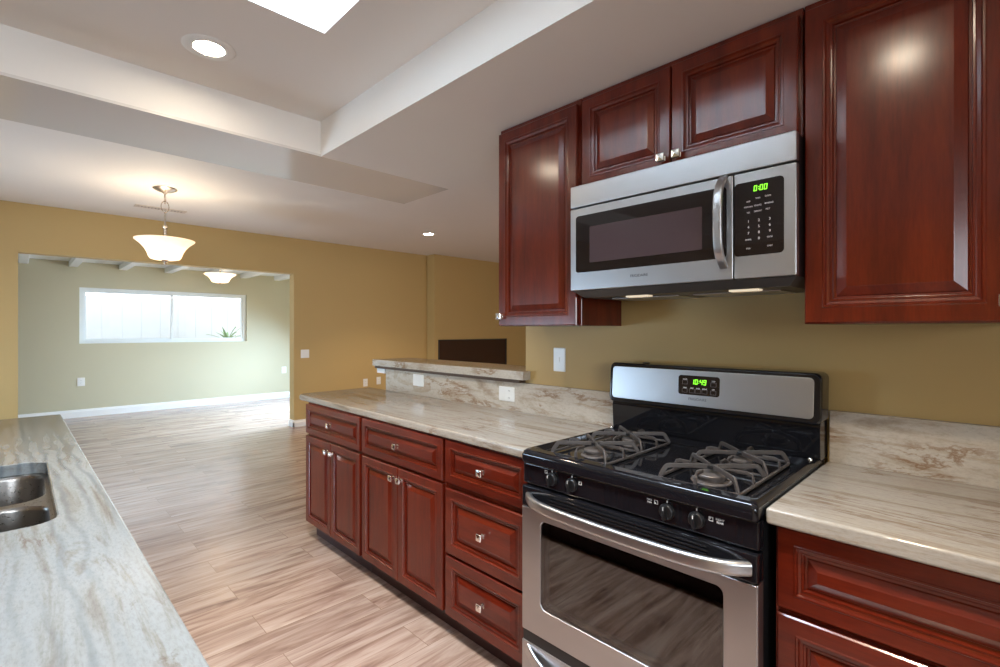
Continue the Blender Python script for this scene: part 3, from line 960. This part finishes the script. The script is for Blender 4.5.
mb = MB(); mb.loft([(w_a, -0.0135), (w_a, -0.0115), (ib, -0.0115), (ib, -0.0135)], md, closed=True); mb.build('window_border', M['dark_glass'], odoor)
mb = MB(); mb.loft([(rr(W[0], W[1], W[2], W[3]), -0.0425), (rr(W[0], W[1], W[2], W[3]), -0.0400)], md); mb.build('oven_liner', M['oven_cavity'], odoor)
for z in (0.475, 0.585):
    mb = MB(); mb.tube([(DX + 0.030, W[0] + 0.01, z), (DX + 0.030, W[1] - 0.01, z)], 0.003, 8); mb.build('oven_rack', M['steel_h'], odoor)
# vent rail above the steel
vr = strip(D0, D1, 0.734, 0.806, 0.006, md, 0.040).build('vent_rail', M['enamel'], odoor)
for k in range(5):
    z = 0.747 + 0.0105 * k
    mb = MB(); mb.box(DX - 0.004, DX + 0.004, D0 + 0.12, D1 - 0.12, z, z + 0.005, 0.0015, 2); mb.build('louvre', M['enamel'], vr)
# handle
path = []
for k in range(41):
    t = -1 + 2 * k / 40
    bow = 0.050 * (1 - abs(t) ** 7.0) - 0.006 + 0.012 * (1 - t * t)
    path.append((DX - bow, 0.787 + 0.362 * t, 0.768 - 0.004 * (1 - t * t)))
mb = MB()
rows = []
for i, p in enumerate(path):
    q = Vector(path[min(i + 1, 40)]) - Vector(path[max(i - 1, 0)])
    q.normalize()
    up = Vector((0, 0, 1)); s = q.cross(up).normalized()
    rows.append([tuple(Vector(p) + s * x + up * y) for x, y in rr(-0.011, 0.011, -0.0185, 0.0185, 0.0105, 5)])
mb.loft(rows)
mb.build('door_handle', M['steel_h'], odoor)['label'] = 'wide bowed brushed steel handle'
# storage drawer
dw = strip(D0, D1, 0.062, 0.266, 0.004, md, 0.040, 0.003).build('storage_drawer', M['steel_v'], rg)
MB().box(DX + 0.004, DX + 0.040, D0 + 0.004, D1 - 0.004, 0.266, 0.304).build('drawer_gap_rail', M['black'], rg)
path = []
for k in range(31):
    t = -1 + 2 * k / 30
    path.append((DX - 0.030 * (1 - abs(t) ** 5) + 0.002, 0.789 + 0.362 * t, 0.242 - 0.060 * (1 - abs(t) ** 2.6)))
mb = MB()
rows = []
for i, p in enumerate(path):
    q = Vector(path[min(i + 1, 30)]) - Vector(path[max(i - 1, 0)]); q.normalize()
    up = Vector((0, 0, 1)); s = q.cross(up).normalized(); u = s.cross(q)
    rows.append([tuple(Vector(p) + s * x + u * y) for x, y in rr(-0.007, 0.007, -0.020, 0.020, 0.0065, 4)])
mb.loft(rows); mb.build('drawer_handle', M['steel_h'], dw)

# backguard: dark lower riser, overhanging steel control head with black surround
mb = MB()
prof = [(1.828, 0.930), (1.822, 0.935), (1.816, 1.03), (1.826, 1.055), (1.905, 1.055), (1.905, 0.930)]
mb.prism([(x, 0.400, z) for x, z in prof], (0, 0.762, 0))
rs = mb.build('back_riser', M['enamel'], rg, smooth=30)
MB().box(1.880, 1.9045, 0.405, 1.164, 0.890, 1.19, 0.004).build('back_panel', M['black'], rg)
mbk = face_x(1.822)
mb = MB()
h0, h1 = 0.392, 1.169
tilt = lambda a, b, d: (1.797 + (b - 1.045) * 0.08 - d, a, b)
mb.loft([(rr(h0 + 0.004, h1 - 0.004, 1.049, 1.205, 0.020, 6), -0.095), (rr(h0, h1, 1.045, 1.210, 0.022, 6), -0.087), (rr(h0, h1, 1.045, 1.210, 0.022, 6), -0.008), (rr(h0 + 0.003, h1 - 0.003, 1.048, 1.207, 0.021, 6), -0.002), (rr(h0 + 0.008, h1 - 0.008, 1.053, 1.202, 0.019, 6), 0)], tilt)
head = mb.build('control_head', M['enamel'], rg)
mb = MB(); pa = rr(h0 + 0.022, h1 - 0.016, 1.063, 1.194, 0.014, 6); pb = rr(h0 + 0.024, h1 - 0.018, 1.065, 1.192, 0.013, 6)
mb.loft([(pa, -0.003), (pa, 0.0008), (pb, 0.0016)], tilt)
mb.build('steel_panel', M['steel_v'], head)
dsp = MB(); pa = rr(0.707, 0.862, 1.104, 1.176, 0.010, 5)
dsp.loft([(pa, 0.0), (pa, 0.0022), (rr(0.709, 0.860, 1.106, 1.174, 0.009, 5), 0.0028)], tilt)
dsp.build('clock_panel', M['dark_glass'], head)
digits_part('clock_display', '10:49', 0.019, tilt, 0.812, 1.1435, 0.003, M['green'], head, -1)
for (y, z) in ((0.836, 1.150), (0.729, 1.147), (0.836, 1.119), (0.808, 1.119), (0.785, 1.119), (0.761, 1.119), (0.729, 1.118)):
    mb = MB(); w, hgt, t = 0.010, 0.0075, 0.0007
    mb.loft([(rr(y - w, y + w, z - hgt, z + hgt), 0.0026), (rr(y - w, y + w, z - hgt, z + hgt), 0.0033), (rr(y - w + t, y + w - t, z - hgt + t, z + hgt - t), 0.0033), (rr(y - w + t, y + w - t, z - hgt + t, z + hgt - t), 0.0026)], tilt, closed=True)
    mb.build('button', plain('button_grey', (0.20, 0.17, 0.17), 0.5) if 'button_grey' not in bpy.data.materials else bpy.data.materials['button_grey'], head, smooth=20)
for (y, z, w) in ((0.836, 1.161, 'CLEAN'), (0.729, 1.159, 'STOP'), (0.836, 1.129, 'TIMER'), (0.808, 1.129, 'BAKE'), (0.785, 1.129, 'BROIL'), (0.761, 1.129, 'CLOCK'), (0.729, 1.129, 'OFF')):
    text_part('button_text', w, 0.0065, tilt, y, z, 0.0031, M['mark'], head, -1, 0.0003, 0.8)
text_part('logo', 'FRIGIDAIRE', 0.0135, tilt, 0.787, 1.0885, 0.0018, M['logo'], head, -1, 0.0004, 1.0)
MB().box(1.84, 1.86, 1.01, 1.035, 1.206, 1.214, 0.003).build('vent_tab', M['black'], head)

# ------------------------------------------------------------------ outlets and switches
def plate(name, label, m, a, b, w, h, kind, cat='outlet', group=None, scale_d=1.0):
    t = thing(name, label, cat, m(a, b, 0), group)
    mb = MB()
    mb.loft([(rr(a - w / 2, a + w / 2, b - h / 2, b + h / 2, 0.005, 4), 0), (rr(a - w / 2, a + w / 2, b - h / 2, b + h / 2, 0.005, 4), 0.003), (rr(a - w / 2 + 0.004, a + w / 2 - 0.004, b - h / 2 + 0.004, b + h / 2 - 0.004, 0.004, 4), 0.006)], m)
    mb.build('cover_plate', M['plate'], t)
    def rocker(ca, ww, hh):
        mb = MB(); mb.loft([(rr(ca - ww, ca + ww, b - hh, b + hh, 0.003, 3), 0.005), (rr(ca - ww, ca + ww, b - hh, b + hh, 0.003, 3), 0.0075), (rr(ca - ww + 0.002, ca + ww - 0.002, b - hh + 0.002, b + hh - 0.002, 0.003, 3), 0.0085)], m)
        return mb
    def duplex(ca, horizontal=False):
        for s in (-1, 1):
            ra, rb = (ca + s * 0.019, b) if horizontal else (ca, b + s * 0.019)
            mb = MB(); mb.loft([(rr(ra - 0.013, ra + 0.013, rb - 0.013, rb + 0.013, 0.006, 4), 0.005), (rr(ra - 0.013, ra + 0.013, rb - 0.013, rb + 0.013, 0.006, 4), 0.0075)], m)
            rcp = mb.build('receptacle', M['plate'], t)
            for q in (-1, 1):
                mb = MB()
                cs = rr(ra + q * 0.005 - 0.001, ra + q * 0.005 + 0.001, rb - 0.004, rb + 0.004)
                mb.loft([(cs, 0.007), (cs, 0.0079)], m)
                mb.build('slot', M['slot'], rcp)
    if kind == 'switch':
        r = rocker(a, 0.005, 0.012).build('toggle', M['plate'], t)
    elif kind == 'rocker':
        rocker(a, w * 0.22, h * 0.3).build('rocker', M['plate'], t)
    elif kind == 'double':
        rocker(a + 0.023, 0.016, 0.033).build('rocker', M['plate'], t); duplex(a - 0.023)
    elif kind == 'switch2':
        for s in (-1, 1):
            rocker(a + s * 0.023, 0.005, 0.012).build('toggle', M['plate'], t)
    else:
        duplex(a)
    return t

mw_wall = face_x(XW)
plate('light_switch', 'white toggle switch on the tan wall above the worktop left of the range', mw_wall, 1.540, 1.199, 0.074, 0.118, 'switch', 'switch')
msp = face_x(1.905)
plate('outlet', 'wide white double plate on the granite upstand, nearer the range', msp, 1.886, 0.998, 0.118, 0.078, 'double')
plate('outlet', 'square white single plate on the granite upstand, nearer the far end', msp, 2.715, 1.012, 0.118, 0.078, 'rocker')
mfar = face_y(YF)
plate('outlet', 'cream outlet low on the tan dining wall, first past the end of the peninsula', mfar, 3.825, 0.535, 0.074, 0.118, 'outlet')
plate('outlet', 'cream outlet low on the tan dining wall, beside the far end of the granite upstand', mfar, 4.055, 0.550, 0.074, 0.118, 'outlet')
plate('light_switch', 'white double switch plate beside the right jamb of the wide opening', mfar, 2.885, 1.012, 0.118, 0.118, 'switch2', 'switch')
mbk2 = face_y(YB)
plate('outlet', 'white outlet under the left end of the window in the far room', mbk2, 0.695, 0.545, 0.09, 0.13, 'outlet')
plate('outlet', 'white outlet on the far room wall close to the right jamb', mbk2, 3.765, 0.556, 0.09, 0.13, 'outlet')

# ------------------------------------------------------------------ fireplace
fp = thing('fireplace_insert', 'dark glass panel set into the chimney wall beyond the bar', 'fireplace', (5.89, 6.70, 0.30))
mfp = face_y(6.66)
mb = MB(); fo, fi = rr(5.07, 6.715, 0.30, 1.18), rr(5.10, 6.685, 0.33, 1.165)
mb.loft([(fo, -0.03), (fo, 0.004), (fi, 0.004), (fi, -0.03)], mfp, closed=True); mb.build('frame', M['fire_frame'], fp, smooth=20)
mb = MB(); mb.loft([(fi, -0.02), (fi, -0.005)], mfp); mb.build('glass', M['fire_glass'], fp)
wall_boxes('trim_1', M['tan_paint'], [(5.065, 6.72, 6.65, YF, 0, 0.299)])

# ------------------------------------------------------------------ ceiling lights
def lamp_child(name, loc, parent, power, color, kind='POINT', size=0.05, spread=None):
    d = bpy.data.lights.new(name, kind)
    d.energy = power
    d.color = color
    if kind == 'POINT':
        d.shadow_soft_size = size
    if kind == 'AREA':
        d.shape = 'DISK'; d.size = size
        if spread: d.spread = math.radians(spread)
    o = bpy.data.objects.new(name, d)
    COL.objects.link(o)
    o.parent = parent
    o.location = Vector(loc) - world_loc(parent)
    return o

def can_light(label, x, y, z, r_out, r_in, power):
    t = thing('recessed_light', label, 'light', (x, y, z), 'recessed ceiling lights')
    MB().lathe([(r_in, 0.0), (r_in, -0.003), (r_in + 0.006, -0.006), (r_out - 0.012, -0.006), (r_out, -0.001), (r_out, 0.0)], (x, y, z), 'z', 40)
    mb = MB()
    rows = []
    for r, h in [(r_in, -0.0005), (r_in, -0.004), (r_in + 0.006, -0.0065), (r_out - 0.010, -0.006), (r_out, -0.0015), (r_out, -0.0005)]:
        rows.append([(x + r * math.cos(2 * math.pi * k / 40), y + r * math.sin(2 * math.pi * k / 40), z + h) for k in range(40)])
    mb.loft(rows, closed=True); mb.build('trim_ring', M['trim_white'], t)
    MB().lathe([(r_in, -0.0008), (r_in - 0.001, -0.003), (r_in * 0.7, -0.0045), (0.0, -0.005)], (x, y, z), 'z', 32).build('lens', M['lens'], t)
    lamp_child('bulb', (x, y, z - 0.012), t, power, WARM, 'AREA', r_in * 1.8, 105)
    return t

can_light('round recessed light in the raised tray ceiling near the skylight', 0.545, 2.215, ZT, 0.095, 0.055, 8)
can_light('round recessed light in the tray ceiling on the camera side of the skylight', 0.62, 0.28, ZT, 0.095, 0.055, 8)
can_light('small round recessed light in the low ceiling beyond the bar', 3.884, 5.309, ZC, 0.085, 0.062, 12)

def glass_bowl(prof_out, origin, th=0.006):
    mb = MB()
    n = 48
    rows = []
    inner = [(max(r - th, 0.0), h + th * 0.6) for r, h in reversed(prof_out)]
    for r, h in list(prof_out) + inner[0:]:
        r = max(r, 0.0008)
        rows.append([(origin[0] + r * math.cos(2 * math.pi * k / n), origin[1] + r * math.sin(2 * math.pi * k / n), origin[2] + h) for k in range(n)])
    mb.loft(rows, cap0=True, cap1=True)
    return mb

# hanging bowl pendant of the dining area
px, py = 0.944, 5.263
pend = thing('pendant_light', 'hanging pendant light with a flared frosted glass bowl in the dining area', 'light', (px, py, ZC))
MB().lathe([(0.090, 0.0), (0.094, -0.006), (0.085, -0.014), (0.050, -0.030), (0.020, -0.040), (0.010, -0.050), (0.0, -0.050)], (px, py, ZC), 'z', 32).build('canopy', M['nickel'], pend)
mb = MB()
ringp = [(px, py + 0.026 * math.cos(t), ZC - 0.092 + 0.046 * math.sin(t)) for t in [2 * math.pi * k / 20 for k in range(20)]]
mb.tube(ringp, 0.004, 8, cyclic=True); mb.build('loop', M['nickel'], pend)
mb = MB()
ringp = [(px + 0.030 * math.cos(t), py, ZC - 0.165 + 0.050 * math.sin(t)) for t in [2 * math.pi * k / 20 for k in range(20)]]
mb.tube(ringp, 0.004, 8, cyclic=True); mb.build('loop', M['nickel'], pend)
MB().lathe([(0.010, -0.205), (0.012, -0.212), (0.008, -0.22), (0.008, -0.33), (0.018, -0.338), (0.022, -0.350), (0.016, -0.362), (0.017, -0.44), (0.010, -0.50), (0.010, -0.655), (0.0, -0.655)], (px, py, ZC), 'z', 20).build('stem', M['nickel'], pend)
bz = 1.975
bowl_prof = [(r * 0.83, h * 0.86) for r, h in [(0.0, 0.0), (0.10, 0.003), (0.135, 0.012), (0.152, 0.035), (0.165, 0.075), (0.190, 0.120), (0.225, 0.160), (0.262, 0.190), (0.276, 0.202), (0.279, 0.210)]]
glass_bowl(bowl_prof, (px, py, bz)).build('shade', M['frosted'], pend)['label'] = 'flared frosted glass bowl lit from inside'
MB().lathe([(0.0, -0.040), (0.008, -0.036), (0.012, -0.026), (0.008, -0.018), (0.022, -0.010), (0.030, -0.002), (0.0, 0.0)], (px, py, bz), 'z', 20).build('finial', M['nickel'], pend)
for s in (-1, 1):
    bx_, by_ = px + s * 0.075 * 0.71, py - s * 0.075 * 0.70
    MB().lathe([(0.0, -0.035), (0.022, -0.028), (0.030, -0.008), (0.026, 0.012), (0.014, 0.030), (0.014, 0.05), (0.0, 0.05)], (bx_, by_, bz + 0.085), 'z', 16).build('bulb', M['lens'], pend)
lamp_child('lamp', (px, py, bz + 0.16), pend, 5.5, WARM, 'POINT', 0.06)

# semi-flush bowl of the far room
qx, qy, qz = 2.19, 8.30, 2.395
sf = thing('ceiling_light', 'semi-flush frosted bowl light on the beamed ceiling of the far room', 'light', (qx, qy, qz))
MB().lathe([(0.10, -0.0005), (0.105, -0.012), (0.06, -0.030), (0.012, -0.034), (0.012, -0.33), (0.0, -0.33)], (qx, qy, qz), 'z', 28).build('canopy', M['nickel'], sf)
glass_bowl([(r * 0.95, h * 0.72) for r, h in bowl_prof], (qx, qy, 2.065)).build('shade', M['frosted'], sf)['label'] = 'frosted glass bowl lit from inside'
MB().lathe([(0.0, -0.024), (0.007, -0.02), (0.006, -0.010), (0.016, -0.004), (0.02, 0.0), (0.0, 0.0)], (qx, qy, 2.065), 'z', 16).build('finial', M['nickel'], sf)
lamp_child('lamp', (qx, qy, 2.17), sf, 16, WARM, 'POINT', 0.05)

# ceiling air vent
av = thing('ceiling_vent', 'long slim air vent in the dining ceiling behind the pendant', 'vent', (1.07, 6.165, ZC))
mb = MB()
vo, vi = rr(0.845, 1.295, 6.105, 6.225, 0.004, 2), rr(0.875, 1.265, 6.13, 6.20, 0.002, 2)
mb.loft([(vo, -0.0005), (vo, -0.006), (vi, -0.010), (vi, -0.0005)], face_z(ZC), closed=True); mb.build('frame', M['vent'], av, smooth=20)
MB().box(0.875, 1.265, 6.13, 6.20, ZC - 0.003, ZC - 0.0005).build('backing', M['slot'], av)
for k in range(14):
    x = 0.885 + k * 0.0288
    MB().box(x, x + 0.014, 6.131, 6.199, ZC - 0.009, ZC - 0.003).build('slat', M['vent'], av)

# ------------------------------------------------------------------ outside the far window
fz = MB()
x = -4.0
k = 0
while x < 9:
    fz.box(x, x + 0.2995, 11.6, 11.625, -0.12, 1.97, 0.005, 1)
    x += 0.300
fence = tag(fz.build('board_fence', M['fence'], origin=(2.5, 11.6, -0.12)), 'white painted board fence outside the far room window', 'fence')
MB().box(-4, 9, 11.626, 11.67, 1.55, 1.64).build('rail', M['fence'], fence)
MB().box(-4, 9, 11.626, 11.67, 0.25, 0.34).build('rail', M['fence'], fence)
rnd = random.Random(4)
plant = thing('spiky_plant', 'green spiky-leaved plant outside the right end of the far window', 'plant', (3.05, 11.05, -0.12))
MB().lathe([(0.03, 0.0), (0.028, 0.6), (0.022, 1.25), (0.0, 1.26)], (3.05, 11.05, -0.12), 'z', 10).build('stem', M['bark'], plant)
lf = MB()
for i in range(22):
    th = rnd.uniform(0, 2 * math.pi); el = rnd.uniform(0.5, 1.35); L = rnd.uniform(0.30, 0.46)
    d = Vector((math.cos(th) * math.cos(el), math.sin(th) * math.cos(el), math.sin(el)))
    s = d.cross(Vector((0, 0, 1))).normalized()
    P = [Vector((3.05, 11.05, 1.12)) + d * L * f + Vector((0, 0, -0.10 * f * f)) for f in (0, 0.3, 0.65, 1.0)]
    nrm = d.cross(s).normalized()
    rows = [[tuple(p + s * w), tuple(p + nrm * 0.004), tuple(p - s * w), tuple(p - nrm * 0.004)] for p, w in zip(P, (0.014, 0.026, 0.018, 0.001))]
    lf.loft(rows)
lf.build('leaves', M['leaf'], plant)
